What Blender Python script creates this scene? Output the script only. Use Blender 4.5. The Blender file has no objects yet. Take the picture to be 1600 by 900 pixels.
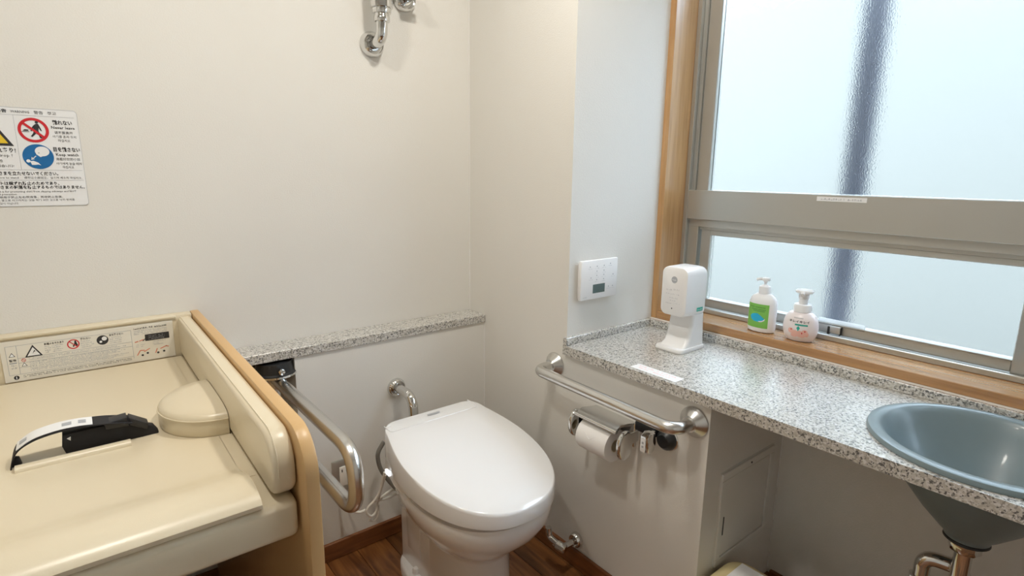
import bpy, bmesh, math, random
from mathutils import Vector, Matrix, geometry
random.seed(7)
PI = math.pi
scene = bpy.context.scene
COL = scene.collection

# ------------------------------------------------------------------ camera, world, light, exposure
FPX = 863.47                                   # focal length in pixels of the 1600 px wide frame
CAM = Vector((-1.2094, -1.6836, 1.30))
YAW, PITCH, ROLL = 0.67343, 0.202729, -0.012436
_f = Vector((math.sin(YAW)*math.cos(PITCH), math.cos(YAW)*math.cos(PITCH), -math.sin(PITCH)))
_r = Vector((math.cos(YAW), -math.sin(YAW), 0))
_d = _f.cross(_r)
RIGHT = math.cos(ROLL)*_r + math.sin(ROLL)*_d
DOWN = -math.sin(ROLL)*_r + math.cos(ROLL)*_d
cd = bpy.data.cameras.new('camera'); cam = bpy.data.objects.new('camera', cd); COL.objects.link(cam)
cd.sensor_width = 36; cd.lens = FPX/1600*36; cd.clip_start = .02
M = Matrix((RIGHT, -DOWN, -_f)).transposed().to_4x4(); M.translation = CAM
cam.matrix_world = M
scene.camera = cam

def at(u, v, ax, val):
    """photo pixel -> point on the plane coordinate[ax] = val"""
    d = _f + RIGHT*((u-800)/FPX) + DOWN*((v-450)/FPX)
    return CAM + d*((val-CAM[ax])/d[ax])

w = bpy.data.worlds.new('world'); scene.world = w; w.use_nodes = True
bg = w.node_tree.nodes['Background']
bg.inputs[0].default_value = (.68, .83, 1.0, 1); bg.inputs[1].default_value = 8
vs = scene.view_settings
vs.view_transform = 'Standard'; vs.look = 'None'; vs.exposure = 0.42; vs.gamma = 1; vs.use_curve_mapping = False
scene.cycles.use_denoising = True
scene.cycles.max_bounces = 10; scene.cycles.transmission_bounces = 8; scene.cycles.diffuse_bounces = 5
scene.cycles.sample_clamp_indirect = 6

LAMPS = [((-.42, -.80, 2.43), 9, 'toilet_downlight_offscreen'), ((-1.25, -.75, 2.43), 7, 'changing_table_downlight_offscreen')]     # recessed ceiling downlights (built with their rings below)
LAMP_COLOUR = (1, .94, .85)

# ------------------------------------------------------------------ materials
MATS = {}
def mat(name, col, rough=.5, metal=0, bump=0, bscale=200, var=0, vscale=8, spec=.5, coat=0, trans=0, emit=None, bdist=.002, sheen=0):
    if name in MATS: return MATS[name]
    m = bpy.data.materials.new(name); m.use_nodes = True; MATS[name] = m
    nt = m.node_tree; b = nt.nodes['Principled BSDF']
    b.inputs['Base Color'].default_value = (*col, 1)
    b.inputs['Roughness'].default_value = rough; b.inputs['Metallic'].default_value = metal
    b.inputs['Specular IOR Level'].default_value = spec
    b.inputs['Coat Weight'].default_value = coat; b.inputs['Coat Roughness'].default_value = .08
    b.inputs['Transmission Weight'].default_value = trans
    if emit: b.inputs['Emission Color'].default_value = (*emit[0], 1); b.inputs['Emission Strength'].default_value = emit[1]
    tc = nt.nodes.new('ShaderNodeTexCoord')
    if bump:
        n = nt.nodes.new('ShaderNodeTexNoise'); n.inputs['Scale'].default_value = bscale; n.inputs['Detail'].default_value = 3
        bp = nt.nodes.new('ShaderNodeBump'); bp.inputs['Strength'].default_value = bump; bp.inputs['Distance'].default_value = bdist
        nt.links.new(tc.outputs['Object'], n.inputs['Vector']); nt.links.new(n.outputs['Fac'], bp.inputs['Height'])
        nt.links.new(bp.outputs['Normal'], b.inputs['Normal'])
    if var:
        n = nt.nodes.new('ShaderNodeTexNoise'); n.inputs['Scale'].default_value = vscale; n.inputs['Detail'].default_value = 4
        mx = nt.nodes.new('ShaderNodeMix'); mx.data_type = 'RGBA'
        mx.inputs['A'].default_value = (*[c*(1-var) for c in col], 1); mx.inputs['B'].default_value = (*[min(1, c*(1+var)) for c in col], 1)
        nt.links.new(tc.outputs['Object'], n.inputs['Vector']); nt.links.new(n.outputs['Fac'], mx.inputs['Factor'])
        nt.links.new(mx.outputs['Result'], b.inputs['Base Color'])
    return m

mat('wallpaper', (.77, .755, .712), .75, bump=.35, bscale=260, var=.02, vscale=3, spec=.3, bdist=.0015)
mat('recess_paint', (.74, .73, .69), .8, bump=.2, bscale=200, spec=.2)
mat('ceiling_white', (.82, .81, .78), .9)
mat('vinyl', (.73, .645, .48), .30, bump=.05, bscale=500, spec=.55)
mat('cream_plastic', (.72, .64, .48), .4)
mat('ceramic', (.85, .86, .875), .08, coat=.4)
mat('white_plastic', (.86, .86, .86), .25)
mat('bottle_plastic', (.86, .87, .89), .35, spec=.4)
mat('grey_line', (.25, .26, .28), .5)
mat('steel', (.70, .695, .68), .26, 1)
mat('chrome', (.72, .72, .71), .06, 1)
mat('aluminium', (.52, .52, .49), .36, .75)
mat('black_plastic', (.02, .02, .023), .45)
mat('black_web', (.012, .012, .016), .7)
mat('ink', (.03, .03, .035), .6)
mat('ink_grey', (.42, .44, .47), .6)
mat('ink_red', (.62, .02, .03), .5)
mat('ink_orange', (.75, .25, .15), .5)
mat('ink_blue', (.008, .14, .38), .5)
mat('ink_yellow', (.80, .56, .03), .5)
mat('paper', (.84, .85, .86), .5)
mat('tissue', (.86, .85, .84), .95, bump=.1, bscale=400)
mat('label_green', (.22, .55, .10), .4)
mat('label_cyan', (.02, .45, .72), .4)
mat('label_teal', (.02, .40, .32), .4)
mat('label_pink', (.85, .50, .42), .4)
mat('lcd', (.10, .15, .15), .2)
mat('ink_pink', (.88, .50, .50), .6)
mat('sink_glaze', (.19, .25, .27), .36, coat=.1, var=.08, vscale=20)
mat('bin_cream', (.70, .60, .33), .4)
mat('dark_rubber', (.02, .022, .025), .4)
mat('cord_white', (.86, .84, .78), .5)
mat('hose_grey', (.20, .19, .17), .4)
mat('post_paint', (.035, .04, .055), .6)
mat('outside_wall', (.15, .147, .128), .9)
mat('outside_ground', (.18, .165, .145), .9)
mat('brown_dark', (.05, .025, .02), .5)

def wood_mat(name, c1, c2, rough, rnd=0, scale=(40, 4, 40), coat=0):
    m = bpy.data.materials.new(name); m.use_nodes = True; MATS[name] = m
    nt = m.node_tree; b = nt.nodes['Principled BSDF']; b.inputs['Roughness'].default_value = rough
    b.inputs['Coat Weight'].default_value = coat; b.inputs['Coat IOR'].default_value = 1.6; b.inputs['Coat Roughness'].default_value = .2
    tc = nt.nodes.new('ShaderNodeTexCoord'); mp = nt.nodes.new('ShaderNodeMapping'); mp.inputs['Scale'].default_value = scale
    n = nt.nodes.new('ShaderNodeTexNoise'); n.inputs['Scale'].default_value = 1; n.inputs['Detail'].default_value = 6; n.inputs['Distortion'].default_value = .6
    r = nt.nodes.new('ShaderNodeValToRGB'); r.color_ramp.elements[0].position = .3; r.color_ramp.elements[1].position = .7
    r.color_ramp.elements[0].color = (*c1, 1); r.color_ramp.elements[1].color = (*c2, 1)
    oi = nt.nodes.new('ShaderNodeObjectInfo'); ad = nt.nodes.new('ShaderNodeVectorMath'); ad.operation = 'ADD'
    sc = nt.nodes.new('ShaderNodeMath'); sc.operation = 'MULTIPLY'; sc.inputs[1].default_value = 37
    L = nt.links.new
    L(oi.outputs['Random'], sc.inputs[0]); L(tc.outputs['Object'], mp.inputs['Vector']); L(mp.outputs['Vector'], ad.inputs[0]); L(sc.outputs[0], ad.inputs[1])
    L(ad.outputs[0], n.inputs['Vector']); L(n.outputs['Fac'], r.inputs['Fac'])
    if rnd:
        hv = nt.nodes.new('ShaderNodeHueSaturation'); mr = nt.nodes.new('ShaderNodeMapRange')
        mr.inputs['To Min'].default_value = 1-rnd; mr.inputs['To Max'].default_value = 1+rnd
        L(oi.outputs['Random'], mr.inputs['Value']); L(mr.outputs['Result'], hv.inputs['Value']); L(r.outputs['Color'], hv.inputs['Color']); L(hv.outputs['Color'], b.inputs['Base Color'])
    else: L(r.outputs['Color'], b.inputs['Base Color'])
    return m
wood_mat('floor_wood', (.12, .042, .013), (.34, .14, .042), .35, .5, (45, 5, 45), .3)
wood_mat('baseboard_wood', (.16, .058, .02), (.27, .105, .036), .4, 0, (6, 6, 60))
wood_mat('frame_wood', (.42, .22, .075), (.58, .34, .14), .35, 0, (60, 60, 4), 1)
wood_mat('sill_wood', (.36, .17, .055), (.50, .27, .10), .25, 0, (60, 4, 60), 1)
mat('laminate', (.62, .40, .185), .35, var=.04, vscale=4)

def granite():
    m = bpy.data.materials.new('granite'); m.use_nodes = True; MATS['granite'] = m
    nt = m.node_tree; b = nt.nodes['Principled BSDF']; b.inputs['Roughness'].default_value = .3; b.inputs['Coat Weight'].default_value = 1.0; b.inputs['Coat IOR'].default_value = 1.75; b.inputs['Coat Roughness'].default_value = .24
    tc = nt.nodes.new('ShaderNodeTexCoord'); L = nt.links.new
    def ramp(src, stops):
        r = nt.nodes.new('ShaderNodeValToRGB'); r.color_ramp.interpolation = 'CONSTANT'
        e = r.color_ramp.elements; e[0].position, e[0].color = stops[0][0], (*stops[0][1], 1); e[1].position, e[1].color = stops[1][0], (*stops[1][1], 1)
        for p, c in stops[2:]:
            k = e.new(p); k.color = (*c, 1)
        L(src, r.inputs['Fac']); return r
    v = nt.nodes.new('ShaderNodeTexVoronoi'); v.inputs['Scale'].default_value = 260; L(tc.outputs['Object'], v.inputs['Vector'])
    sx = nt.nodes.new('ShaderNodeSeparateColor'); L(v.outputs['Color'], sx.inputs[0])
    r1 = ramp(sx.outputs[0], [(0, (.60, .585, .54)), (.34, (.50, .48, .43)), (.56, (.70, .69, .67)), (.80, (.34, .33, .30)), (.92, (.14, .14, .135))])
    n = nt.nodes.new('ShaderNodeTexNoise'); n.inputs['Scale'].default_value = 150; n.inputs['Detail'].default_value = 5; n.inputs['Roughness'].default_value = .65; L(tc.outputs['Object'], n.inputs['Vector'])
    r2 = nt.nodes.new('ShaderNodeValToRGB'); r2.color_ramp.elements[0].position = .56; r2.color_ramp.elements[1].position = .61
    L(n.outputs['Fac'], r2.inputs['Fac'])
    mx = nt.nodes.new('ShaderNodeMix'); mx.data_type = 'RGBA'; L(r2.outputs['Color'], mx.inputs['Factor']); L(r1.outputs['Color'], mx.inputs['A']); mx.inputs['B'].default_value = (.10, .10, .10, 1)
    L(mx.outputs['Result'], b.inputs['Base Color'])
granite()

def frost():
    m = bpy.data.materials.new('frosted_glass'); m.use_nodes = True; MATS['frosted_glass'] = m
    nt = m.node_tree; nt.nodes.remove(nt.nodes['Principled BSDF']); L = nt.links.new
    g = nt.nodes.new('ShaderNodeBsdfGlass'); g.inputs['Roughness'].default_value = .14; g.inputs['IOR'].default_value = 1.3
    g.inputs['Color'].default_value = (.98, .99, .99, 1)
    tc = nt.nodes.new('ShaderNodeTexCoord'); n = nt.nodes.new('ShaderNodeTexNoise'); n.inputs['Scale'].default_value = 260; n.inputs['Detail'].default_value = 1
    bp = nt.nodes.new('ShaderNodeBump'); bp.inputs['Strength'].default_value = .45; bp.inputs['Distance'].default_value = .001
    L(tc.outputs['Object'], n.inputs['Vector']); L(n.outputs['Fac'], bp.inputs['Height']); L(bp.outputs['Normal'], g.inputs['Normal'])
    L(g.outputs[0], nt.nodes['Material Output'].inputs[0])
frost()
def clear():
    m = bpy.data.materials.new('clear_plastic'); m.use_nodes = True; MATS['clear_plastic'] = m
    b = m.node_tree.nodes['Principled BSDF']; b.inputs['Transmission Weight'].default_value = .7; b.inputs['Roughness'].default_value = .15; b.inputs['Base Color'].default_value = (.9, .93, .96, 1)
clear()

# ------------------------------------------------------------------ mesh helpers
class MB:
    def __init__(s): s.bm = bmesh.new()
    def box(s, a, b, bev=0, seg=2):
        g = bmesh.ops.create_cube(s.bm, size=1); vs_ = g['verts']
        a, b = Vector(a), Vector(b); c = (a+b)/2; d = Vector([abs(q) for q in (b-a)])
        for v in vs_: v.co = Vector((v.co.x*d.x, v.co.y*d.y, v.co.z*d.z)) + c
        if bev:
            ed = {e for v in vs_ for e in v.link_edges}
            bmesh.ops.bevel(s.bm, geom=list(ed), offset=min(bev, .49*min(d)), segments=seg, affect='EDGES', profile=.5)
        return s
    def prism(s, pts, vec, bev=0, seg=2):
        """closed 3-D polygon extruded by vec; bev rounds the rim edges"""
        vec = Vector(vec); bm2 = bmesh.new()
        va = [bm2.verts.new(p) for p in pts]; f = bm2.faces.new(va)
        r = bmesh.ops.extrude_face_region(bm2, geom=[f])
        nv = [e for e in r['geom'] if isinstance(e, bmesh.types.BMVert)]
        bmesh.ops.translate(bm2, verts=nv, vec=vec)
        bmesh.ops.recalc_face_normals(bm2, faces=bm2.faces)
        if bev:
            ed = [e for e in bm2.edges if any(len(fc.verts) > 4 or len(pts) == 4 and False for fc in e.link_faces)] if len(pts) > 4 else list(bm2.edges)
            bmesh.ops.bevel(bm2, geom=ed, offset=bev, segments=seg, affect='EDGES', profile=.5)
        me = bpy.data.meshes.new('t'); bm2.to_mesh(me); bm2.free(); s.bm.from_mesh(me); bpy.data.meshes.remove(me)
        return s
    def rings(s, rings, cap0=True, cap1=True, close=True):
        rv = [[s.bm.verts.new(p) for p in r] for r in rings]; n = len(rv[0])
        for i in range(len(rv)-1):
            for j in range(n if close else n-1):
                k = (j+1) % n
                try: s.bm.faces.new((rv[i][j], rv[i][k], rv[i+1][k], rv[i+1][j]))
                except ValueError: pass
        if cap0: s.bm.faces.new(list(reversed(rv[0])))
        if cap1: s.bm.faces.new(rv[-1])
        return s
    def lathe(s, prof, org=(0, 0, 0), axis=(0, 0, 1), n=32, sx=1, sy=1, cap0=True, cap1=True):
        ax = Vector(axis).normalized(); u = ax.orthogonal().normalized()
        if abs(ax.z) > .99: u = Vector((1, 0, 0))
        v = ax.cross(u); o = Vector(org)
        rg = [[o + ax*h + u*(r*sx*math.cos(2*PI*j/n)) + v*(r*sy*math.sin(2*PI*j/n)) for j in range(n)] for r, h in prof]
        return s.rings(rg, cap0, cap1)
    def tube(s, pts, r, fil=0, n=14, fs=7, caps=True):
        P = [Vector(p) for p in pts]; path = [P[0]]
        for i in range(1, len(P)-1):
            if fil:
                d1 = (P[i-1]-P[i]); d2 = (P[i+1]-P[i]); l = min(fil, d1.length*.49, d2.length*.49)
                A = P[i]+d1.normalized()*l; B = P[i]+d2.normalized()*l
                # circular-looking blend
                for k in range(fs+1):
                    t = k/fs; path.append(A*(1-t)**2*1 + P[i]*2*t*(1-t) + B*t*t)
            else: path.append(P[i])
        path.append(P[-1])
        q = [path[0]]
        for p in path[1:]:
            if (p-q[-1]).length > 1e-5: q.append(p)
        path = q; T = []
        for i in range(len(path)):
            a = path[max(0, i-1)]; b = path[min(len(path)-1, i+1)]; T.append((b-a).normalized())
        nrm = T[0].orthogonal().normalized(); rg = []
        for i, p in enumerate(path):
            if i:
                rot = T[i-1].rotation_difference(T[i]); nrm = rot @ nrm
            nrm = (nrm - T[i]*nrm.dot(T[i])).normalized(); bn = T[i].cross(nrm)
            rr = r[i] if isinstance(r, (list, tuple)) else r
            rg.append([p + nrm*(rr*math.cos(2*PI*j/n)) + bn*(rr*math.sin(2*PI*j/n)) for j in range(n)])
        return s.rings(rg, caps, caps)
    def poly(s, pts):
        s.bm.faces.new([s.bm.verts.new(p) for p in pts]); return s
    def tess(s, loops, mapf):
        """flat polygon with holes (2-D loops) mapped to 3-D"""
        flat = [p for l in loops for p in l]; vv = [s.bm.verts.new(mapf(*p)) for p in flat]
        for t in geometry.tessellate_polygon([[Vector((x, y, 0)) for x, y in l] for l in loops]):
            try: s.bm.faces.new([vv[i] for i in t])
            except ValueError: pass
        return vv
    def build(s, name, m, parent=None, smooth=True, fix=True, **props):
        if fix: bmesh.ops.recalc_face_normals(s.bm, faces=s.bm.faces)
        me = bpy.data.meshes.new(name); s.bm.to_mesh(me); s.bm.free()
        me.materials.append(MATS[m] if isinstance(m, str) else m)
        if smooth:
            for p in me.polygons: p.use_smooth = True
            try: me.set_sharp_from_angle(angle=math.radians(38))
            except Exception: pass
        o = bpy.data.objects.new(name, me); COL.objects.link(o)
        if parent:
            o.parent = parent
            bpy_inv = parent.matrix_basis.inverted(); o.matrix_parent_inverse = bpy_inv
        for k, v in props.items(): o[k] = v
        return o

def thing(name, label, cat, loc, group=None):
    o = bpy.data.objects.new(name, None); COL.objects.link(o); o.location = loc; o.empty_display_size = .05
    o['label'] = label; o['category'] = cat
    if group: o['group'] = group
    return o
def struct(mb, name, m, parent=None, label=None, smooth=False):
    o = mb.build(name, m, parent, smooth)
    if not parent: o['kind'] = 'structure'
    if label: o['label'] = label
    return o
def box(a, b, bev=0, seg=2): return MB().box(a, b, bev, seg)

def text2d(s, size, bold=0, align='LEFT'):
    cu = bpy.data.curves.new('t', 'FONT'); cu.body = s; cu.size = size; cu.align_x = align; cu.offset = bold*size; cu.resolution_u = 1
    ob = bpy.data.objects.new('t', cu); COL.objects.link(ob); bpy.context.view_layer.update()
    dg = bpy.context.evaluated_depsgraph_get(); me = bpy.data.meshes.new_from_object(ob.evaluated_get(dg), depsgraph=dg)
    V = [(v.co.x, v.co.y) for v in me.vertices]; F = [tuple(p.vertices) for p in me.polygons]
    bpy.data.objects.remove(ob); bpy.data.curves.remove(cu); bpy.data.meshes.remove(me)
    return V, F
FINE = {'lettering', 'small_lettering', 'small_print', 'print', 'fine_print', 'button_print', 'rule', 'line_print', 'label_print', 'peach', 'peach_mark', 'orange_sketch', 'sticker_print', 'figure', 'white_figure', 'logo_mark'}      # print too small to pick apart
class Print:
    """flat print on a plane: origin, unit axes u (right) and v (up), n towards the reader"""
    def __init__(s, org, u, v, parent): s.o, s.u, s.v, s.p = Vector(org), Vector(u).normalized(), Vector(v).normalized(), parent; s.n = s.u.cross(s.v).normalized(); s.mb = {}
    def m(s, x, y, z=0): return s.o + s.u*x + s.v*y + s.n*z
    def _mb(s, key): return s.mb.setdefault(key, MB())
    def text(s, key, t, x, y, size, lift=.0006, bold=0, align='LEFT', width=None):
        V, F = text2d(t, size, bold, align); mb = s._mb(key); k = 1
        if width and V:
            wv = max(p[0] for p in V)-min(p[0] for p in V)
            if wv > 0: k = width/wv
        vv = [mb.bm.verts.new(s.m(x+a*k, y+b, lift)) for a, b in V]
        for f in F:
            try: mb.bm.faces.new([vv[i] for i in f])
            except ValueError: pass
    def poly(s, key, pts, lift=.0006, holes=()):
        mb = s._mb(key)
        if holes: mb.tess([pts, *holes], lambda a, b: s.m(a, b, lift))
        else: mb.poly([s.m(a, b, lift) for a, b in pts])
    def rect(s, key, x0, y0, x1, y1, lift=.0006): s.poly(key, [(x0, y0), (x1, y0), (x1, y1), (x0, y1)], lift)
    def disc(s, key, x, y, r, lift=.0006, n=32, ry=None, r2=None):
        c = [(x+r*math.cos(2*PI*i/n), y+(ry or r)*math.sin(2*PI*i/n)) for i in range(n)]
        h = [[(x+r2*math.cos(2*PI*i/n), y+r2*math.sin(2*PI*i/n)) for i in range(n)]] if r2 else ()
        s.poly(key, c, lift, h)
    def line(s, key, x0, y0, x1, y1, w, lift=.0006):
        d = Vector((x1-x0, y1-y0)); p = Vector((-d.y, d.x)).normalized()*w/2
        s.poly(key, [(x0-p.x, y0-p.y), (x1-p.x, y1-p.y), (x1+p.x, y1+p.y), (x0+p.x, y0+p.y)], lift)
    def small(s, key, x0, x1, y, h, lift=.0006, dens=.8, rnd=None):
        """a row of print too small to read: short uneven strokes"""
        R = rnd or random; x = x0
        while x < x1:
            l = h*R.uniform(.35, .95)
            if R.random() < dens:
                s.rect(key, x, y+h*R.uniform(0, .15), min(x+l, x1), y+h*R.uniform(.25, .45), lift)
                if R.random() < .8: s.rect(key, x+l*.2, y+h*.55, min(x+l*R.uniform(.6, 1), x1), y+h*R.uniform(.72, 1), lift)
            x += l + h*R.uniform(.12, .35)
    def done(s, names):
        for (name, m, *_), mb in s.mb.items():
            o = mb.build(name, m, s.p, smooth=False, fix=False)
            if name in FINE: o['kind'] = 'stuff'

# ------------------------------------------------------------------ room shell
ZC = 2.45; YF = -2.75; XL = -2.15; NY = -.455          # ceiling, wall behind the camera, left wall, niche corner
RX = .417                                            # wall under the counter
ZCT, ZCB = .765, .735                                # countertop

struct(box((XL-.1, .10, 0), (.70, .22, ZC)), 'wall_back', 'wallpaper')
struct(box((-.72, 0, 0), (0, .10, .741)), 'wall_back_lower', 'wallpaper')
struct(box((0, NY, 0), (.70, .10, ZC)), 'wall_right', 'wallpaper')
struct(box((0, -.98, 0), (RX, NY, ZCB)), 'wall_right_lower', 'wallpaper')
struct(box((RX, YF, 0), (.66, NY, .79)), 'wall_window_lower', 'wallpaper')
struct(box((.435, YF, 2.12), (.66, NY, ZC)), 'wall_window_upper', 'wallpaper')
struct(box((.435, YF, .79), (.66, -2.42, 2.12)), 'wall_window_side', 'wallpaper')
struct(box((XL-.1, YF-.1, 0), (.70, YF, ZC)), 'wall_front', 'wallpaper')
struct(box((XL-.1, YF, 0), (XL, .10, ZC)), 'wall_left', 'wallpaper')
struct(box((XL-.1, YF-.1, ZC), (.70, .22, ZC+.08)), 'ceiling', 'ceiling_white')
fl = struct(box((XL, YF, -.04), (RX, .10, -.004)), 'floor', 'brown_dark', label='dark brown varnished wooden plank floor')
# floor planks
PW = .108; lens = [.45, .6, .75]; pm = {}
for ln in lens:
    mb = box((-PW/2+.0008, -ln/2+.0008, -.006), (PW/2-.0008, ln/2-.0008, 0), .0012, 1)
    o = mb.build('plank', 'floor_wood', fl, smooth=False); pm[ln] = o.data; bpy.data.objects.remove(o)
x = RX - PW/2
while x > XL - PW/2:
    y = .10 - random.uniform(0, .5); y0 = .10
    if x-PW/2 < -.72: y0 = .10
    elif x-PW/2 < 0: y0 = 0
    else: y0 = -.98
    y = y0
    first = True
    while y > YF:
        ln = random.choice(lens)
        o = bpy.data.objects.new('plank', pm[ln]); COL.objects.link(o); o.parent = fl
        if first and y0 < .10: y += random.uniform(0, min(.09, ln*.6))
        first = False
        o.location = (x, y-ln/2, 0); y -= ln
    x -= PW
# baseboards
def baseboard(a, b, name, m='baseboard_wood'):
    return struct(box(a, b, .003, 1), name, m)
baseboard((-.72, -.012, 0), (-.012, 0, .065), 'baseboard_back')
baseboard((-.012, -.98, 0), (0, 0, .065), 'baseboard_right')
baseboard((RX-.012, YF, 0), (RX, -.992, .075), 'baseboard_recess')
baseboard((0, -.992, 0), (RX, -.98, .06), 'baseboard_recess_side')
baseboard((XL, .088, 0), (-.72, .10, .065), 'baseboard_alcove')

mat('caulk', (.82, .81, .78), .6)
for i, (a, b) in enumerate((((-.003, .097, .77), (0, .0999, ZC)), ((-.003, -.003, .066), (0, 0, .741)), ((RX-.003, -.983, .076), (RX, -.98, ZCB)))):
    struct(box(a, b), 'trim_%d' % (5+i), 'caulk', label='thin white sealant line in a wall corner')

# ------------------------------------------------------------------ ceiling downlights
for i, (loc, pw, lname) in enumerate(LAMPS):
    t = thing('ceiling_downlight', ['round recessed ceiling downlight above the toilet', 'round recessed ceiling downlight above the diaper changing table'][i], 'light', loc, 'ceiling downlights')
    MB().lathe([(.075, .02), (.095, .02), (.097, .004), (.09, 0), (.078, .004), (.075, .02)], loc, n=32, cap0=False, cap1=False).build('ring', 'white_plastic', t)
    ld = bpy.data.lights.new(lname, 'AREA'); ld.shape = 'DISK'; ld.size = .15; ld.energy = pw; ld.color = LAMP_COLOUR
    lo = bpy.data.objects.new(lname, ld); COL.objects.link(lo); lo.parent = t; lo.location = (0, 0, .006)

# ------------------------------------------------------------------ outside the window
struct(box((.8, -9, -.6), (9, 9, -.5)), 'ground_outside', 'outside_ground')
o = box((4.0, -9, -.5), (4.2, 9, 3.1)).build('pane_dimming_wall', 'outside_wall', smooth=False); o['label'] = 'added wall outside that dims the frosted window panes'; o['category'] = 'wall'  # added wall, hides the bright sky so the panes look dimmer
t = thing('steel_post', 'dark steel post standing outside the frosted window', 'post', (1.3, -.76, -.5))
box((1.27, -.80, -.5), (1.33, -.72, 3.2), .006).build('shaft', 'post_paint', t)
box((1.2, -.86, -.5), (1.4, -.66, -.485)).build('base_plate', 'post_paint', t)

# ------------------------------------------------------------------ window
WY0, WY1 = -.478, -2.40
wn = bpy.data.objects.new('window_1', None); COL.objects.link(wn); wn.location = (.55, WY0, .817); wn['kind'] = 'structure'; wn['label'] = 'aluminium window with two frosted panes one above the other'
# wooden lining
tr = struct(box((.43, WY0, .79), (.56, -.45, 2.12), .0015, 1), 'trim_1', 'frame_wood', label='upright wooden window lining beside the niche wall')
struct(box((.43, WY1, 2.09), (.56, WY0, 2.12), .0015, 1), 'trim_2', 'frame_wood', label='wooden window lining across the top')
struct(box((.43, WY1-.03, .79), (.56, WY1, 2.12), .0015, 1), 'trim_3', 'frame_wood', label='upright wooden window lining at the wall behind the sink')
struct(box((.43, WY1, .79), (.565, WY0, .817), .002, 1), 'trim_4', 'sill_wood', label='wooden window sill holding two soap bottles')
A = AL = 'aluminium'
box((.55, WY0-.016, .817), (.66, WY0, 2.09), .001, 1).build('jamb', A, wn, False)
box((.566, WY0-.03, 1.25), (.60, WY0-.016, 2.09), .001, 1).build('jamb_rebate', A, wn, False)
box((.575, -.556, 1.25), (.61, WY0-.03, 2.09), .002, 1).build('upper_stile', AL, wn, False)
box((.55, WY1, 1.15), (.63, WY0-.016, 1.253), .002, 1).build('transom', A, wn, False)
box((.565, WY1, 1.124), (.62, WY0-.016, 1.15), .001, 1).build('lower_head', A, wn, False)
box((.578, WY1, 1.112), (.62, -.53, 1.124), .001, 1).build('lower_head_step', A, wn, False)
box((.566, -.535, .832), (.60, WY0-.016, 1.124), .001, 1).build('lower_jamb_step', A, wn, False)
sash = MB()
box((.580, -.578, .830), (.612, -.540, 1.113), .002, 1).build('sash_stile', A, wn, False)
box((.580, -1.435, .832), (.612, -.578, .862), .002, 1).build('sash_bottom_rail', AL, wn, False)
box((.580, -1.435, 1.095), (.612, -.578, 1.113), .002, 1).build('sash_top_rail', A, wn, False)
box((.574, -1.50, .828), (.612, -1.435, 1.113), .002, 1).build('meeting_stile', A, wn, False)
box((.620, WY1, .832), (.645, -1.47, .862), .002, 1).build('rear_sash_rail', AL, wn, False)
box((.620, WY1, 1.095), (.645, -1.47, 1.113), .002, 1).build('rear_sash_top', A, wn, False)
box((.55, WY1, .817), (.562, WY0-.016, .834), .003, 2).build('track_lip', AL, wn, False)
box((.562, WY1, .817), (.655, WY0-.016, .826), .001, 1).build('track_bed', AL, wn, False)
box((.575, -1.437, .862), (.613, -.58, .8645), 0).build('gasket', A, wn, False)
box((.592, WY1, 1.253), (.598, -.556, 2.09)).build('upper_pane', 'frosted_glass', wn, False)
box((.593, -1.435, .862), (.599, -.578, 1.095)).build('lower_pane', 'frosted_glass', wn, False)
box((.630, WY1, .862), (.636, -1.47, 1.095)).build('rear_pane', 'frosted_glass', wn, False)
box((.55, WY1, 2.06), (.63, WY0, 2.09)).build('head', A, wn, False)
# latch and clear guard on the lower sash
lt = thing('window_latch', 'small grey window latch with clear plastic guard on the lower sash', 'latch', (.575, -1.0, .836))
box((.565, -1.045, .838), (.580, -1.012, .860), .002).build('latch_body', 'aluminium', lt)
box((.562, -1.016, .834), (.579, -1.010, .858), .001).build('latch_lever', 'dark_rubber', lt)
box((.567, -1.046, .834), (.579, -1.042, .858), .001).build('latch_stop', 'dark_rubber', lt)
box((.5785, -1.105, .858), (.5815, -.975, .878), .001).build('guard', 'clear_plastic', lt)
# sticker on the transom
st = box((.5492, -1.074, 1.2335), (.5499, -.939, 1.2465)).build('sticker', 'paper', smooth=False); st['label'] = 'narrow white paper sticker with small grey print on the window transom'; st['category'] = 'sticker'
pr = Print((.5492, -.939, 1.2335), (0, -1, 0), (0, 0, 1), st); R1 = random.Random(3)
pr.small(('print', 'ink_grey'), .012, .068, .0035, .006, .0003, .95, R1); pr.small(('print', 'ink_grey'), .074, .122, .0035, .006, .0003, .95, R1); pr.done(None)

# ------------------------------------------------------------------ granite ledge and countertop
lg = thing('granite_ledge', 'speckled grey granite ledge capping the low wall behind the toilet', 'ledge', (-.4, 0, .741))
box((-.729, -.006, .741), (-.0005, .0995, .770), .0015, 1).build('slab', 'granite', lg, False)
box((-.948, -.006, .741), (-.7295, .0995, .770), .0015, 1).build('slab', 'granite', lg, False)

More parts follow.
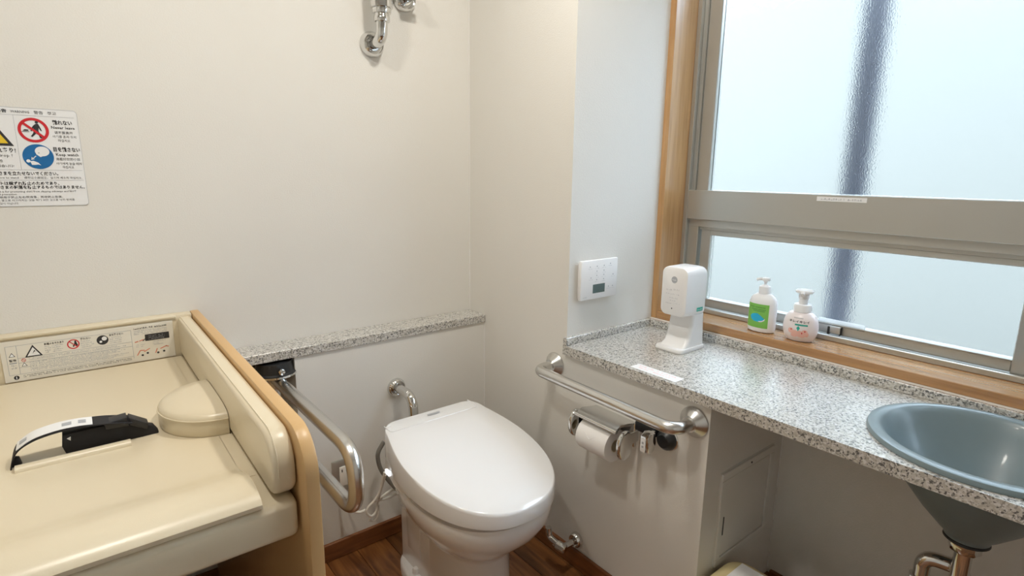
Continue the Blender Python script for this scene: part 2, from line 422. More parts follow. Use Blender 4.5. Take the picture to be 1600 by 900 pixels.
SC = Vector((.197, -1.4736)); SR = .205
ct = thing('granite_countertop', 'speckled grey granite countertop under the window with inset basin', 'countertop', (.2, -1.6, ZCB))
mb = MB(); x0, x1, y0, y1 = -.018, RX, YF, NY-.0005
outer = [(x0, y0), (x1, y0), (x1, y1), (x0, y1)]
hole = [(SC.x+.178*math.cos(2*PI*i/48), SC.y+.178*math.sin(2*PI*i/48)) for i in range(48)]
for z in (ZCT, ZCB): mb.tess([outer, hole], lambda a, b, z=z: (a, b, z))
for lp in (outer, hole):
    n = len(lp)
    for i in range(n):
        a, b = lp[i], lp[(i+1) % n]; mb.poly([(*a, ZCB), (*b, ZCB), (*b, ZCT), (*a, ZCT)])
bmesh.ops.remove_doubles(mb.bm, verts=mb.bm.verts, dist=1e-5)
mb.build('slab', 'granite', ct, False)
box((x0, NY-.017, ZCT), (RX, NY-.0005, .790), .0012, 1).build('side_splash', 'granite', ct, False)
box((RX-.014, YF, ZCT), (RX, NY-.017, .790), .0012, 1).build('back_splash', 'granite', ct, False)
cs = box((-.004, -.872, ZCT+.0002), (.036, -.72, ZCT+.0008)).build('sticker', 'paper', smooth=False); cs['label'] = 'white sticker with faint red print on the granite countertop'; cs['category'] = 'sticker'
pr = Print((-.004, -.72, ZCT+.0008), (0, -1, 0), (1, 0, 0), cs); R1 = random.Random(5)
pr.small(('print', 'ink_pink'), .012, .14, .025, .007, .0002, .8, R1); pr.small(('print', 'ink_pink'), .02, .13, .010, .007, .0002, .8, R1); pr.done(None)

# ------------------------------------------------------------------ basin and trap
bs = thing('wash_basin', 'grey blue glazed round wash basin set in the granite countertop', 'basin', (SC.x, SC.y, ZCT))
prof = [(.030, .575), (.034, .578), (.055, .600), (.10, .655), (.14, .705), (.162, .745), (.172, .766), (.178, .774), (.184, .778), (.196, .779), (.203, .776), (.2055, .770), (.2045, .7655)]
ext = [(.174, .7655), (.172, .745), (.160, .715), (.13, .672), (.09, .620), (.055, .582), (.042, .570), (.040, .562), (.030, .562), (.030, .575)]
MB().lathe(prof, (SC.x, SC.y, 0), n=64, cap0=False, cap1=False).build('bowl', 'sink_glaze', bs)
MB().lathe(ext, (SC.x, SC.y, 0), n=64, cap0=False, cap1=False).build('outer_shell', 'sink_glaze', bs)
MB().lathe([(.006, .5775), (.026, .5775), (.029, .574), (.029, .570), (.006, .570)], (SC.x, SC.y, 0), n=24).build('drain_cover', 'chrome', bs)
tp = thing('drain_trap', 'chrome drain trap below the grey basin', 'drain pipe', (SC.x, SC.y, 0))
MB().lathe([(.034, .5615), (.040, .560), (.041, .556), (.036, .552), (.028, .552)], (SC.x, SC.y, 0), n=28).build('washer', 'dark_rubber', tp)
MB().lathe([(.027, .552), (.029, .550), (.029, .532), (.0265, .529), (.018, .529)], (SC.x, SC.y, 0), n=8).build('nut', 'chrome', tp)
q = (.250, -1.452)
MB().tube([(SC.x, SC.y, .530), (SC.x, SC.y, .33), (q[0], q[1]-.02, .33), (q[0], q[1]-.02, .40)], .0165, .05, 18).build('drop_pipe', 'chrome', tp)
MB().tube([(q[0], q[1]-.02, .40), (q[0], q[1]-.02, .455), (q[0]-.015, q[1]+.05, .455), (q[0]-.015, q[1]+.05, .40), (q[0]-.015, q[1]+.05, 0.001)], .0165, .045, 18).build('trap_bend', 'chrome', tp)
MB().lathe([(.017, .405), (.023, .403), (.023, .385), (.017, .383)], (q[0]-.015, q[1]+.05, 0), n=8).build('nut', 'chrome', tp)

# ------------------------------------------------------------------ inspection hatch under the counter
hy = -.98
ht = thing('inspection_hatch', 'grey framed inspection hatch in the wall under the countertop', 'hatch', (.22, hy, .23))
hx0, hx1, hz0, hz1 = .078, .360, .236, .519; fw = .022
box((hx0-.003, hy-.0015, hz0-.003), (hx1+.003, hy-.0002, hz1+.003)).build('backing', 'recess_paint', ht, False)
for a, b in (((hx0, hz0), (hx1, hz0+fw)), ((hx0, hz1-fw), (hx1, hz1)), ((hx0, hz0+fw), (hx0+fw, hz1-fw)), ((hx1-fw, hz0+fw), (hx1, hz1-fw))):
    box((a[0], hy-.007, a[1]), (b[0], hy-.0002, b[1]), .0015, 1).build('frame', 'recess_paint', ht, False)
box((hx0+fw+.003, hy-.0045, hz0+fw+.003), (hx1-fw-.003, hy-.0002, hz1-fw-.003), .001, 1).build('door', 'recess_paint', ht, False)
box((hx0+fw-.002, hy-.0082, .33), (hx0+fw+.002, hy-.004, .385), 0).build('finger_slot', 'dark_rubber', ht, False)
MB().lathe([(.003, 0), (.003, .0015)], (.225, hy-.007, hz1-fw/2), (0, -1, 0), 10).build('lock', 'dark_rubber', ht)

# ------------------------------------------------------------------ waste bin under the counter
bn = thing('waste_bin', 'cream plastic waste bin with a paper label on its lid under the counter', 'bin', (.03, -1.14, 0))
def rrect(cx, cy, hx, hy_, r, n=6):
    P = []
    for k, (sx, sy) in enumerate(((1, 1), (-1, 1), (-1, -1), (1, -1))):
        for i in range(n+1):
            a = k*PI/2 + i*PI/2/n; P.append((cx+sx*(hx-r)+r*math.cos(a), cy+sy*(hy_-r)+r*math.sin(a)))
    return P
bc = (.03, -1.145); rg = []
for z, k, r in ((.0, .86, .04), (.005, .87, .045), (.20, .97, .05), (.205, .97, .05)): rg.append([(a, b, z) for a, b in rrect(*bc, .13*k, .15*k, r)])
MB().rings(rg).build('body', 'bin_cream', bn)
rg = []
for z, k, r in ((.205, 1, .05), (.225, 1, .05), (.238, .985, .05), (.247, .94, .05), (.251, .85, .045), (.253, .5, .03)): rg.append([(a, b, z) for a, b in rrect(*bc, .13*k, .15*k, r)])
MB().rings(rg).build('lid', 'bin_cream', bn)
box((.035, -1.20, .2515), (.135, -1.035, .2545)).build('label_sheet', 'paper', bn, False)

# ------------------------------------------------------------------ toilet
TX = -.355
tl = thing('toilet', 'white ceramic toilet with closed warm seat lid in the corner', 'toilet', (TX, -.4, 0))
def interp(tab, y):
    for (a, va), (b, vb) in zip(tab, tab[1:]):
        if a <= y <= b or b <= y <= a:
            t = (y-a)/(b-a); return va+(vb-va)*t
    return tab[-1][1]
def egg(yb, yf, wb, wm, ym, n=40, nb=.03):
    """outline: back yb, front yf, half width wb at the back, wm at ym; counter-clockwise from the back right"""
    R = []
    for i in range(n+1):
        t = i/n
        if t < .14:                                   # rounded back corner
            a = t/.14*PI/2; R.append((wb-nb+nb*math.sin(a), yb-nb+nb*math.cos(a)))
        elif t < .5:
            s = (t-.14)/.36; y = (yb-nb)+(ym-(yb-nb))*s; R.append((wb+(wm-wb)*math.sin(s*PI/2), y))
        else:
            s = (t-.5)/.5*PI/2; R.append((wm*math.cos(s)**.86 if s < PI/2-1e-6 else 0, ym+(yf-ym)*math.sin(s)**.92))
    right = R; left = [(-a, b) for a, b in reversed(R[:-1])]
    return right + left
LZ = lambda y: .45+.16*(y+.70)
def ring_of(out, zf, sc=1, cy=-.45): return [(TX+a*sc, cy+(b-cy)*sc, zf(cy+(b-cy)*sc)) for a, b in out]
ol = egg(-.180, -.702, .180, .211, -.42, nb=.055)
LB = lambda y: .406+.030*max(0, min(1, (y+.70)/.5))      # lower edge of the lid skirt
seatz = lambda y: .405+.055*max(0, min(1, (y+.62)/.40))       # underside of lid skirt
rg = [ring_of(ol, LB, .985), ring_of(ol, lambda y: LB(y)+.002), ring_of(ol, lambda y: LZ(y)-.008), ring_of(ol, lambda y: LZ(y)-.002, .990), ring_of(ol, lambda y: LZ(y), .975), ring_of(ol, lambda y: LZ(y)+.003, .6)]
lid = MB().rings(rg).build('lid', 'ceramic', tl)
# hinge cover groove line and badge near the lid's rear edge
def onlid(x, y, up=.0012): return (x, y, LZ(y)+.001+up)
gx0, gx1 = TX-.165, TX+.155
mb = MB(); mb.tube([onlid(gx0-.005, -.20, .0006), onlid(gx0, -.238, .0008), onlid(gx1, -.238, .0008), onlid(gx1+.002, -.205, .0006)], .0012, .012, 6); mb.build('groove', 'ceramic', lid)
mb = MB(); mb.poly([onlid(TX-.022, -.212, .0022), onlid(TX+.024, -.212, .0022), onlid(TX+.024, -.204, .0022), onlid(TX-.022, -.204, .0022)]); mb.build('badge', 'ink_grey', lid, False)
mb = MB(); mb.tube([onlid(TX+.148, -.187, 0), onlid(TX+.158, -.222, .0)], .002, 0, 6); mb.build('hinge_gap', 'ceramic', lid)
mb = MB(); mb.tube([onlid(TX-.168, -.212, -.001), onlid(TX-.152, -.206, .0)], .002, 0, 6); mb.build('hinge_gap', 'ceramic', lid)
# seat and washlet body
os_ = egg(-.20, -.672, .165, .186, -.42)
rg = [ring_of(os_, lambda y: .397, .97), ring_of(os_, lambda y: .399), ring_of(os_, lambda y: LB(y)+.003), ring_of(os_, lambda y: LB(y)+.004, .98)]
MB().rings(rg).build('seat', 'white_plastic', tl)
ob = egg(-.175, -.34, .178, .192, -.30, nb=.02)
rg = []
body = [(TX+s*w_, y) for w_, y, s in [(.155, -.190, 1), (.172, -.205, 1), (.191, -.30, 1), (.193, -.40, 1)]] + [(TX-w_, y) for w_, y in [(.193, -.40), (.191, -.30), (.172, -.205), (.155, -.190)]]
rg = [[(a, b, z if z else LB(b)+.004) for a, b in body] for z in (.385, .392, 0)]
MB().rings(rg).build('washlet_unit', 'white_plastic', tl)
box((TX-.194, -.272, .402), (TX-.1855, -.245, .417), .002).build('indicator_light', mat('led', (.9, .9, .9), .2, emit=((.9, .95, 1), .7)), tl)
# bowl
secs = [  # z, back y, front y, half width back, half width max, y of max
    (.396, -.20, -.688, .155, .198, -.44), (.384, -.20, -.692, .155, .201, -.44), (.350, -.20, -.688, .15, .197, -.44), (.310, -.20, -.664, .146, .177, -.43),
    (.270, -.20, -.625, .135, .154, -.41), (.240, -.20, -.590, .118, .130, -.40), (.220, -.20, -.570, .105, .114, -.39), (.200, -.20, -.561, .100, .106, -.39), (.10, -.20, -.565, .100, .107, -.39), (.0, -.20, -.575, .103, .112, -.39)]
rg = []
for z, yb, yf, wb, wm, ym in secs: rg.append([(TX+a, b, z) for a, b in egg(yb, yf, wb, wm, ym, nb=.02)])
MB().rings(list(reversed(rg))).build('bowl', 'ceramic', tl)
# rear pedestal and foot flange
rg = []
for z, k in ((.0, 1), (.392, 1)): rg.append([(TX+s*k, y, z) for s, y in ((-.125, -.16), (-.125, -.33), (.125, -.33), (.125, -.16))])
MB().box((TX-.108, -.36, 0), (TX+.108, -.165, .392), .012, 3).build('rear_pedestal', 'ceramic', tl)
MB().prism([(TX-.1105, -.30, .10), (TX-.1105, -.22, .10), (TX-.1105, -.205, .27), (TX-.1105, -.225, .30), (TX-.1105, -.30, .24)], (.006, 0, 0), .002).build('side_recess', 'ceramic', tl)
pts = [(TX-.145*math.cos(a), -.27+.12*math.sin(a), 0) for a in [i*PI/10-PI/2 for i in range(11)]]
mb = MB()
for s in (-1, 1):
    rg = []
    for z, k in ((0, 1), (.026, 1), (.033, .95), (.036, .86), (.037, .3)):
        rg.append([(TX+s*(.080+.060*k*math.cos(a)), -.265+.115*k*math.sin(a), z) for a in [i*2*PI/28 for i in range(28)]])
    mb.rings(rg)
mb.build('foot', 'ceramic', tl)
for s in (-1, 1): MB().lathe([(.012, 0), (.012, .012), (.009, .018), (.004, .02)], (TX+s*.112, -.275, .0355), n=16).build('bolt_cap', 'white_plastic', tl)

# flush pipe behind the toilet
fp = thing('flush_pipe', 'chrome elbow pipe from the low wall down behind the toilet lid', 'pipe', (-.382, 0, .562))
def flange(parent, p, ax, r, name='flange', m='chrome', k=1):
    MB().lathe([(r*.35, 0), (r, 0), (r, .004*k), (r*.93, .010*k), (r*.80, .0145*k), (r*.62, .013*k), (r*.5, .010*k), (r*.35, .010*k)], p, ax, 32).build(name, m, parent)
flange(fp, (-.382, -.0003, .562), (0, -1, 0), .034)
MB().tube([(-.382, -.002, .562), (-.378, -.115, .566), (-.376, -.118, .40)], .0165, .055, 18).build('elbow', 'chrome', fp)

# water hose and coiled cord
hs = MB().tube([at(600, 690, 1, -.06), at(589, 708, 1, -.06), at(593, 732, 1, -.06), at(612, 757, 1, -.07), at(632, 775, 1, -.09), at(650, 790, 1, -.13)], .0075, .03, 10).build('water_hose', 'hose_grey')
hs['label'] = 'dark grey water hose curving behind the toilet'; hs['category'] = 'hose'
cp = [(601, 735), (597, 765), (586, 780), (574, 793), (573, 803), (581, 808), (589, 800), (590, 782), (592, 765), (597, 745)]
cr = thing('power_cord', 'thin white power cord looped beside the toilet near the baseboard', 'cord', tuple(at(580, 800, 1, -.06)))
MB().tube([at(601, 738, 1, -.10), at(594, 768, 1, -.08), at(586, 782, 1, -.07), at(574, 794, 1, -.06), at(573, 803, 1, -.06), at(581, 808, 1, -.06), at(588, 800, 1, -.06), at(590, 785, 1, -.06), at(594, 768, 1, -.07), at(602, 742, 1, -.10)], .0046, .02, 8).build('loop', 'cord_white', cr)
MB().tube([at(586, 783, 1, -.062), at(604, 779, 1, -.062), at(622, 770, 1, -.062), at(622, 764, 1, -.062), at(612, 765, 1, -.062), at(598, 775, 1, -.062), at(588, 785, 1, -.062)], .0046, .02, 8).build('loop', 'cord_white', cr)
MB().tube([at(591, 790, 1, -.055), at(591, 805, 1, -.055), at(584, 814, 1, -.055), at(577, 812, 1, -.055)], .0046, .02, 8).build('loop', 'cord_white', cr)
MB().tube([at(571, 797, 1, -.055), at(562, 801, 1, -.05), at(552, 799, 1, -.045), at(545, 794, 1, -.04), at(538, 780, 1, -.03), at(533, 765, 1, -.016)], .0046, .02, 8).build('lead', 'cord_white', cr)
MB().box(at(540, 795, 1, -.036), at(545, 789, 1, -.046), .002).build('plug', 'cord_white', cr)
ou = thing('wall_outlet', 'grey wall outlet plate low on the wall between grab bar and toilet', 'outlet', (-.60, 0, .30))
pA = at(517, 722, 1, 0); 
box((pA.x, -.007, pA.z-.118), (pA.x+.075, -.0003, pA.z), .003).build('plate', 'aluminium', ou)
box((pA.x+.024, -.010, pA.z-.095), (pA.x+.056, -.0065, pA.z-.025), .002).build('socket', 'cord_white', ou)
for dx in (.031, .046): box((pA.x+dx, -.0108, pA.z-.044), (pA.x+dx+.003, -.0095, pA.z-.034)).build('slot', 'dark_rubber', ou, False)

# ------------------------------------------------------------------ stop valve at the right wall
sv = thing('stop_valve', 'small chrome stop valve low on the wall right of the toilet', 'valve', (0, -.537, .10))
flange(sv, (-.0003, -.537, .102), (-1, 0, 0), .026, m='chrome', k=1.3)
MB().tube([(-.004, -.537, .102), (-.062, -.535, .098)], .0105, 0, 14).build('stem', 'chrome', sv)
MB().lathe([(.012, -.022), (.0155, -.018), (.0155, .012), (.012, .016), (.012, .022)], (-.068, -.525, .098), (-.25, .95, .12), 8).build('body', 'chrome', sv)
MB().tube([(-.068, -.535, .098), at(866, 846, 0, -.075), at(858, 838, 0, -.078), at(857, 824, 0, -.080)], .0105, .012, 12).build('supply_neck', 'chrome', sv)

# ------------------------------------------------------------------ grab bar on the right wall
gb = thing('grab_bar', 'straight stainless grab bar on the wall below the granite countertop', 'grab bar', (0, -.67, .68))
GA, GB_ = Vector((0, -.405, .681)), Vector((0, -.936, .676))
def rose(parent, p, ax): MB().lathe([(.018, 0), (.042, 0), (.042, .003), (.040, .006), (.023, .022), (.021, .026), (.0175, .026)], p, ax, 36).build('mounting_rose', 'steel', parent)
rose(gb, GA+Vector((-.0003, 0, 0)), (-1, 0, 0)); rose(gb, GB_+Vector((-.0003, 0, 0)), (-1, 0, 0))
bo = Vector((-.085, 0, 0))
MB().tube([GA+Vector((-.003, 0, 0)), GA+bo, GB_+bo, GB_+Vector((-.003, 0, 0))], .017, .062, 22, 12).build('bar', 'steel', gb)

# ------------------------------------------------------------------ paper holder and roll
ph = thing('paper_holder', 'chrome toilet paper holder under the grab bar', 'paper holder', (0, -.67, .55))
ry0, ry1 = -.598, -.752
box((-.012, ry1-.004, .530), (-.0003, ry0+.004, .606), .004).build('back_plate', 'chrome', ph)
MB().prism([(-.012, ry1, .606), (-.068, ry1, .616), (-.092, ry1, .604), (-.095, ry1, .596), (-.090, ry1, .596), (-.068, ry1, .608), (-.012, ry1, .598)], (0, ry0-ry1, 0), 0).build('cover', 'steel', ph)
MB().tube([(-.092, ry0+.004, .602), (-.092, ry1-.004, .602)], .0055, 0, 12).build('cover_edge', 'chrome', ph)
for y in (ry0+.010, ry1-.010):
    s = 1 if y == ry0+.010 else -1
    mb = MB(); pts = []
    for i in range(20):
        a = i*2*PI/20; pts.append((-.072+.031*math.cos(a), y, .562+.044*math.sin(a)))
    mb.prism(pts, (0, .015*s, 0), .006, 3); mb.box((-.072, y, .556), (-.010, y+.008*s, .590), .003)
    mb.build('arm', 'chrome', ph)
roll = thing('toilet_paper_roll', 'white toilet paper roll in the chrome holder', 'toilet paper', (-.07, -.675, .55))
RC = (-.064, -.618, .543)
MB().lathe([(.019, 0), (.0475, 0), (.048, .001), (.048, .113), (.0475, .114), (.019, .114)], RC, (0, -1, 0), 40, cap0=False, cap1=False).build('sheets', 'tissue', roll)
MB().lathe([(.019, 0), (.019, .114), (.0175, .114), (.0175, 0), (.019, 0)], RC, (0, -1, 0), 24, cap0=False, cap1=False).build('core', 'cream_plastic', roll)
# folded point on the loose sheet
mb = MB(); aa = [math.radians(q) for q in (145, 158, 170)]
def onr(a, y): return (RC[0]+.0486*math.cos(a), y, RC[2]+.0486*math.sin(a))
for (p, q) in (((150, -.652), (168, -.672)), ((168, -.672), (150, -.692))): mb.tube([onr(math.radians(p[0]), p[1]), onr(math.radians((p[0]+q[0])/2), (p[1]+q[1])/2), onr(math.radians(q[0]), q[1])], .0006, 0, 5)
mb.build('fold_line', 'tissue', roll)
# pivot arm and round black mount next to the holder
br = thing('wall_hook', 'chrome hooked arm with white face beside a round black wall mount', 'hook', (0, -.83, .6))
MB().lathe([(.012, 0), (.029, 0), (.030, .006), (.027, .018), (.018, .028), (.006, .030)], (-.0003, -.862, .598), (-1, 0, 0), 28).build('mount', 'dark_rubber', br)
MB().lathe([(.028, 0), (.032, 0), (.032, .004), (.029, .006)], (-.0003, -.862, .598), (-1, 0, 0), 28).build('mount_ring', 'chrome', br)
box((-.028, -.835, .595), (-.0003, -.765, .625), .006).build('bracket', 'dark_rubber', br)
mb = MB(); mb.prism([(-.086, -.831, .622), (-.070, -.831, .632), (-.052, -.831, .628), (-.046, -.831, .600), (-.052, -.831, .578), (-.068, -.831, .569), (-.080, -.831, .576), (-.087, -.831, .598)], (0, -.026, 0), .005, 3); mb.build('arm', 'chrome', br)
MB().tube([(-.01, -.825, .612), (-.06, -.838, .615)], .007, 0, 12).build('pivot', 'chrome', br)
box((-.0892, -.852, .580), (-.0855, -.836, .617), .001).build('face', 'paper', br)
for z in (.603, .592): box((-.0895, -.847, z), (-.0890, -.841, z+.006)).build('mark', 'ink_grey', br, False)

# ------------------------------------------------------------------ fold-down grab bar beside the changing table
fg = thing('folding_grab_bar', 'looped stainless folding grab bar between changing table and toilet', 'grab bar', (-.76, .09, .66))
MB().box((-.84, .085, .46), (-.775, .0995, .735), .003).build('wall_plate', 'steel', fg)
MB().lathe([(.020, .690), (.058, .690), (.062, .694), (.062, .699), (.056, .703), (.052, .733), (.02, .733)], (-.772, .030, 0), n=36).build('pivot_housing', 'dark_rubber', fg)
MB().lathe([(.056, .690), (.064, .691), (.064, .697), (.056, .698)], (-.772, .030, 0), n=36, cap0=False, cap1=False).build('pivot_ring', 'chrome', fg)
MB().lathe([(.010, 0), (.010, .014), (.006, .016)], (-.770, -.027, .715), (0, -1, 0), 6).build('bolt', 'chrome', fg)
MB().lathe([(.024, .47), (.024, .692)], (-.772, .045, 0), n=20).build('hinge_post', 'steel', fg)
x_ = -.762
MB().tube([(x_-.008, .04, .672), (x_, -.552, .672), (x_, -.552, .512), (x_-.008, .04, .512)], .0185, .10, 24, 14).build('loop_bar', 'steel', fg)
pe = at(538, 790, 0, x_)

# ------------------------------------------------------------------ chrome water pipes high on the back wall
wp = thing('wall_pipe', 'chrome elbow pipe with nut and sleeve high on the back wall', 'pipe', (-.38, .10, 1.706))
flange(wp, (-.382, .0997, 1.706), (0, -1, 0), .040, k=1.6)
MB().tube([(-.382, .098, 1.706), (-.378, .030, 1.709), (-.375, .030, 1.80)], .0185, .05, 20).build('elbow', 'chrome', wp)
MB().lathe([(.019, 1.760), (.0235, 1.762), (.0245, 1.766), (.0245, 1.777), (.0225, 1.780), (.0225, 1.784), (.0275, 1.786), (.029, 1.790), (.029, 1.799), (.026, 1.802)], (-.375, .030, 0), n=24).build('nut', 'chrome', wp)
MB().lathe([(.030, 1.801), (.0335, 1.802), (.0335, 1.98), (.03, 1.985)], (-.375, .030, 0), n=28).build('sleeve', 'chrome', wp)
wk = thing('stop_cock', 'round chrome stop cock rose high on the back wall beside the pipe', 'valve', (-.27, .10, 1.855))
flange(wk, (-.262, .0997, 1.862), (0, -1, 0), .040, k=1.6)
MB().tube([(-.262, .095, 1.862), (-.262, .03, 1.864)], .016, 0, 16).build('stem', 'chrome', wk)
box((-.290, .018, 1.852), (-.234, .032, 1.874), .004).build('key', 'chrome', wk)
MB().tube([(-.262, .03, 1.90), (-.32, .03, 1.90), (-.345, .03, 1.90)], .012, 0, 14).build('link', 'chrome', wk)

# ------------------------------------------------------------------ remote control in the niche
rc = thing('wall_remote_control', 'white wall remote control panel with small grey display in the niche', 'remote control', (.11, NY, .97))
box((.038, NY-.008, .908), (.205, NY-.0004, 1.026), .003).build('cradle', 'white_plastic', rc)
box((.032, NY-.022, .905), (.205, NY-.0085, 1.034), .004).build('panel', 'white_plastic', rc)
pr = Print((.032, NY-.022, .905), (1, 0, 0), (0, 0, 1), rc)
pr.rect(('display', 'lcd'), .055, .020, .112, .049, .0006)
R1 = random.Random(11)
for cx_, cy_ in ((.040, .108), (.072, .108), (.105, .108), (.135, .112), (.072, .092), (.105, .092), (.045, .072), (.072, .078), (.105, .078), (.072, .064), (.105, .064), (.150, .075), (.130, .036), (.150, .036)):
    pr.disc(('button_print', 'ink_grey'), cx_, cy_, .0022, .0004, 10); pr.small(('button_print', 'ink_grey'), cx_-.009, cx_+.009, cy_-.0075, .0022, .0004, .7, R1)
pr.small(('button_print', 'ink_grey'), .012, .030, .008, .004, .0004, 1, R1)
pr.done(None)

# ------------------------------------------------------------------ hand sanitiser dispenser
dp = thing('sanitiser_dispenser', 'white automatic sanitiser dispenser standing on the granite countertop', 'dispenser', (.27, -.695, ZCT))
dy0, dy1 = -.650, -.742
def rr_yz(x, ya, yb, za, zb, r, n=6):
    cy_, cz = (ya+yb)/2, (za+zb)/2
    return [(x, a, b) for a, b in rrect(cy_, cz, abs(yb-ya)/2, (zb-za)/2, r, n)]
rg = [rr_yz(.212, dy0-.006, dy1+.006, .884, 1.022, .018), rr_yz(.207+.008, dy0-.001, dy1+.001, .879, 1.028, .02), rr_yz(.222, dy0, dy1, .877, 1.030, .022), rr_yz(.300, dy0, dy1, .872, 1.030, .022), rr_yz(.318, dy0-.002, dy1+.002, .872, 1.026, .022), rr_yz(.324, dy0-.008, dy1+.008, .878, 1.018, .018)]
MB().rings(rg).build('head', 'white_plastic', dp)
rg = []
for z, xf, xb, k in ((.880, .262, .324, 1), (.85, .258, .326, 1), (.81, .248, .330, 1), (.79, .238, .332, 1), (.776, .215, .333, 1.02)):
    rg.append([(a, b, z) for a, b in rrect((xf+xb)/2, (dy0+dy1)/2, (xb-xf)/2, (dy0-dy1)/2*k*.96, .014)])
MB().rings(rg).build('stem', 'white_plastic', dp)
rg = []
for z, k in ((ZCT+.0002, .97), (ZCT+.003, 1), (ZCT+.009, 1), (ZCT+.0125, .97)): rg.append([(a, b, z) for a, b in rrect(.266, (dy0+dy1)/2, .070*k, .050*k, .018)])
MB().rings(rg).build('drip_tray', 'white_plastic', dp)
pr = Print((.212, dy0, .879), (0, -1, 0), (0, 0, 1), dp)
pr.disc(('logo_disc', 'ink_grey'), .047, .112, .0105, .0006); pr.small(('logo_mark', 'paper'), .040, .054, .110, .004, .001, 1, R1)
for k, (a, b, y) in enumerate(((.018, .040, .078), (.046, .066, .080), (.020, .068, .066), (.026, .062, .054), (.032, .055, .046), (.020, .050, .036), (.052, .070, .038))): pr.small(('fine_print', 'ink_grey'), a, b, y, .004 if k < 2 else .0028, .0005, .6, R1)
pr.disc(('sensor', 'ink'), .044, .022, .0022, .0006, 12); pr.done(None)
pr = Print((.222, dy1, .877), (1, 0, 0), (0, 0, 1), dp)
pr.rect(('green_sticker', 'label_teal'), .050, .014, .082, .026, .0006); pr.small(('sticker_print', 'paper'), .053, .079, .018, .004, .001, .9, R1); pr.done(None)

# ------------------------------------------------------------------ pump bottles on the sill
SZ = .8172
bx, by = .488, -.842
b1 = thing('pump_bottle', 'tall white pump bottle with green label on the window sill', 'bottle', (bx, by, SZ))
pf = [(.034, 0), (.040, .003), (.0415, .012), (.0415, .092), (.040, .102), (.034, .113), (.024, .121), (.017, .124)]
MB().lathe(pf, (bx, by, SZ), n=40, sx=.72, sy=1.05).build('body', 'bottle_plastic', b1)
MB().lathe([(.0165, .122), (.0175, .123), (.0175, .142), (.0165, .146), (.009, .150), (.006, .151)], (bx, by, SZ), n=28).build('collar', 'bottle_plastic', b1)
hd = MB().lathe([(.005, .150), (.005, .160), (.0065, .162), (.012, .164), (.0135, .168), (.012, .173), (.006, .1745)], (bx, by, SZ), n=20)
hd.tube([(bx, by, SZ+.169), (bx-.012, by+.016, SZ+.169), (bx-.016, by+.022, SZ+.165)], .0045, .006, 10); hd.build('pump_head', 'bottle_plastic', b1)
def wrap(parent, name, m, cx_, cy_, rx, ry, a0, a1, z0, z1, n=14, lift=.0006):
    mb = MB(); bot = []; top = []
    for i in range(n+1):
        a = math.radians(a0+(a1-a0)*i/n); p = (cx_+(rx+lift)*math.cos(a), cy_+(ry+lift)*math.sin(a)); bot.append((*p, z0)); top.append((*p, z1))
    for i in range(n): mb.poly([bot[i], bot[i+1], top[i+1], top[i]])
    bmesh.ops.remove_doubles(mb.bm, verts=mb.bm.verts, dist=1e-6)
    return mb.build(name, m, parent, fix=False)
RXB, RYB = .0415*.72, .0415*1.05
wrap(b1, 'green_label', 'label_green', bx, by, RXB, RYB, 122, 224, SZ+.016, SZ+.092)
class Wrap:                                             # print wrapped on an elliptic cylinder: x runs along the arc (degrees), y is height
    def __init__(s, parent, cx_, cy_, rx, ry, z0): s.a = (parent, cx_, cy_, rx, ry, z0); s.mb = {}
    def pt(s, ang, z, lift): p, cx_, cy_, rx, ry, z0 = s.a; a = math.radians(ang); return (cx_+(rx+lift)*math.cos(a), cy_+(ry+lift)*math.sin(a), z0+z)
    def poly(s, key, pts, lift=.0010):
        """outline filled in narrow upright slices so that it follows the curve"""
        mb = s.mb.setdefault(key, MB()); lo = min(p[0] for p in pts); hi = max(p[0] for p in pts); n = max(2, int((hi-lo)/2.5)); col_ = []
        for i in range(n+1):
            a = lo+(hi-lo)*min(max(i/n, 1e-4), 1-1e-4); zs = []
            for (a0, z0), (a1, z1) in zip(pts, pts[1:]+pts[:1]):
                if (a0-a)*(a1-a) <= 0 and a0 != a1: zs.append(z0+(z1-z0)*(a-a0)/(a1-a0))
            col_.append((a, min(zs), max(zs)))
        for (a, l, h), (b, l2, h2) in zip(col_, col_[1:]):
            if h-l < 1e-7 and h2-l2 < 1e-7: continue
            mb.poly([s.pt(a, l, lift), s.pt(b, l2, lift), s.pt(b, h2, lift), s.pt(a, h, lift)])
    def blob(s, key, a, z, ra, rz, lift=.0010, n=18): s.poly(key, [(a+ra*math.cos(2*PI*i/n), z+rz*math.sin(2*PI*i/n)) for i in range(n)], lift)
    def rect(s, key, a0, a1, z0, z1, lift=.0010): s.poly(key, [(a0+(a1-a0)*i/4, z0) for i in range(5)]+[(a1-(a1-a0)*i/4, z1) for i in range(5)], lift)
    def text(s, key, t, a0, a1, z, h, lift=.0011):
        V, F = text2d(t, h, .02); mb = s.mb.setdefault(key, MB()); w0 = min(v[0] for v in V); w1 = max(v[0] for v in V)
        vv = [mb.bm.verts.new(s.pt(a0+(a1-a0)*(x-w0)/(w1-w0), z+y, lift)) for x, y in V]
        for f in F:
            try: mb.bm.faces.new([vv[i] for i in f])
            except ValueError: pass
    def done(s):
        for (n, m), mb in s.mb.items():
            o = mb.build(n, m, s.a[0], smooth=False, fix=False)
            if n in FINE: o['kind'] = 'stuff'
wr = Wrap(b1, bx, by, RXB, RYB, SZ)
wr.poly(('blue_motif', 'label_cyan'), [(146, .050), (152, .057), (166, .061), (180, .062), (192, .056), (204, .049), (210, .044), (200, .038), (184, .035), (166, .036), (152, .041)])
wr.poly(('white_motif', 'paper'), [(184, .0375), (200, .040), (211, .048), (209, .041), (198, .036), (188, .035)], .0013)
mat('label_green_dark', (.09, .30, .06), .4)
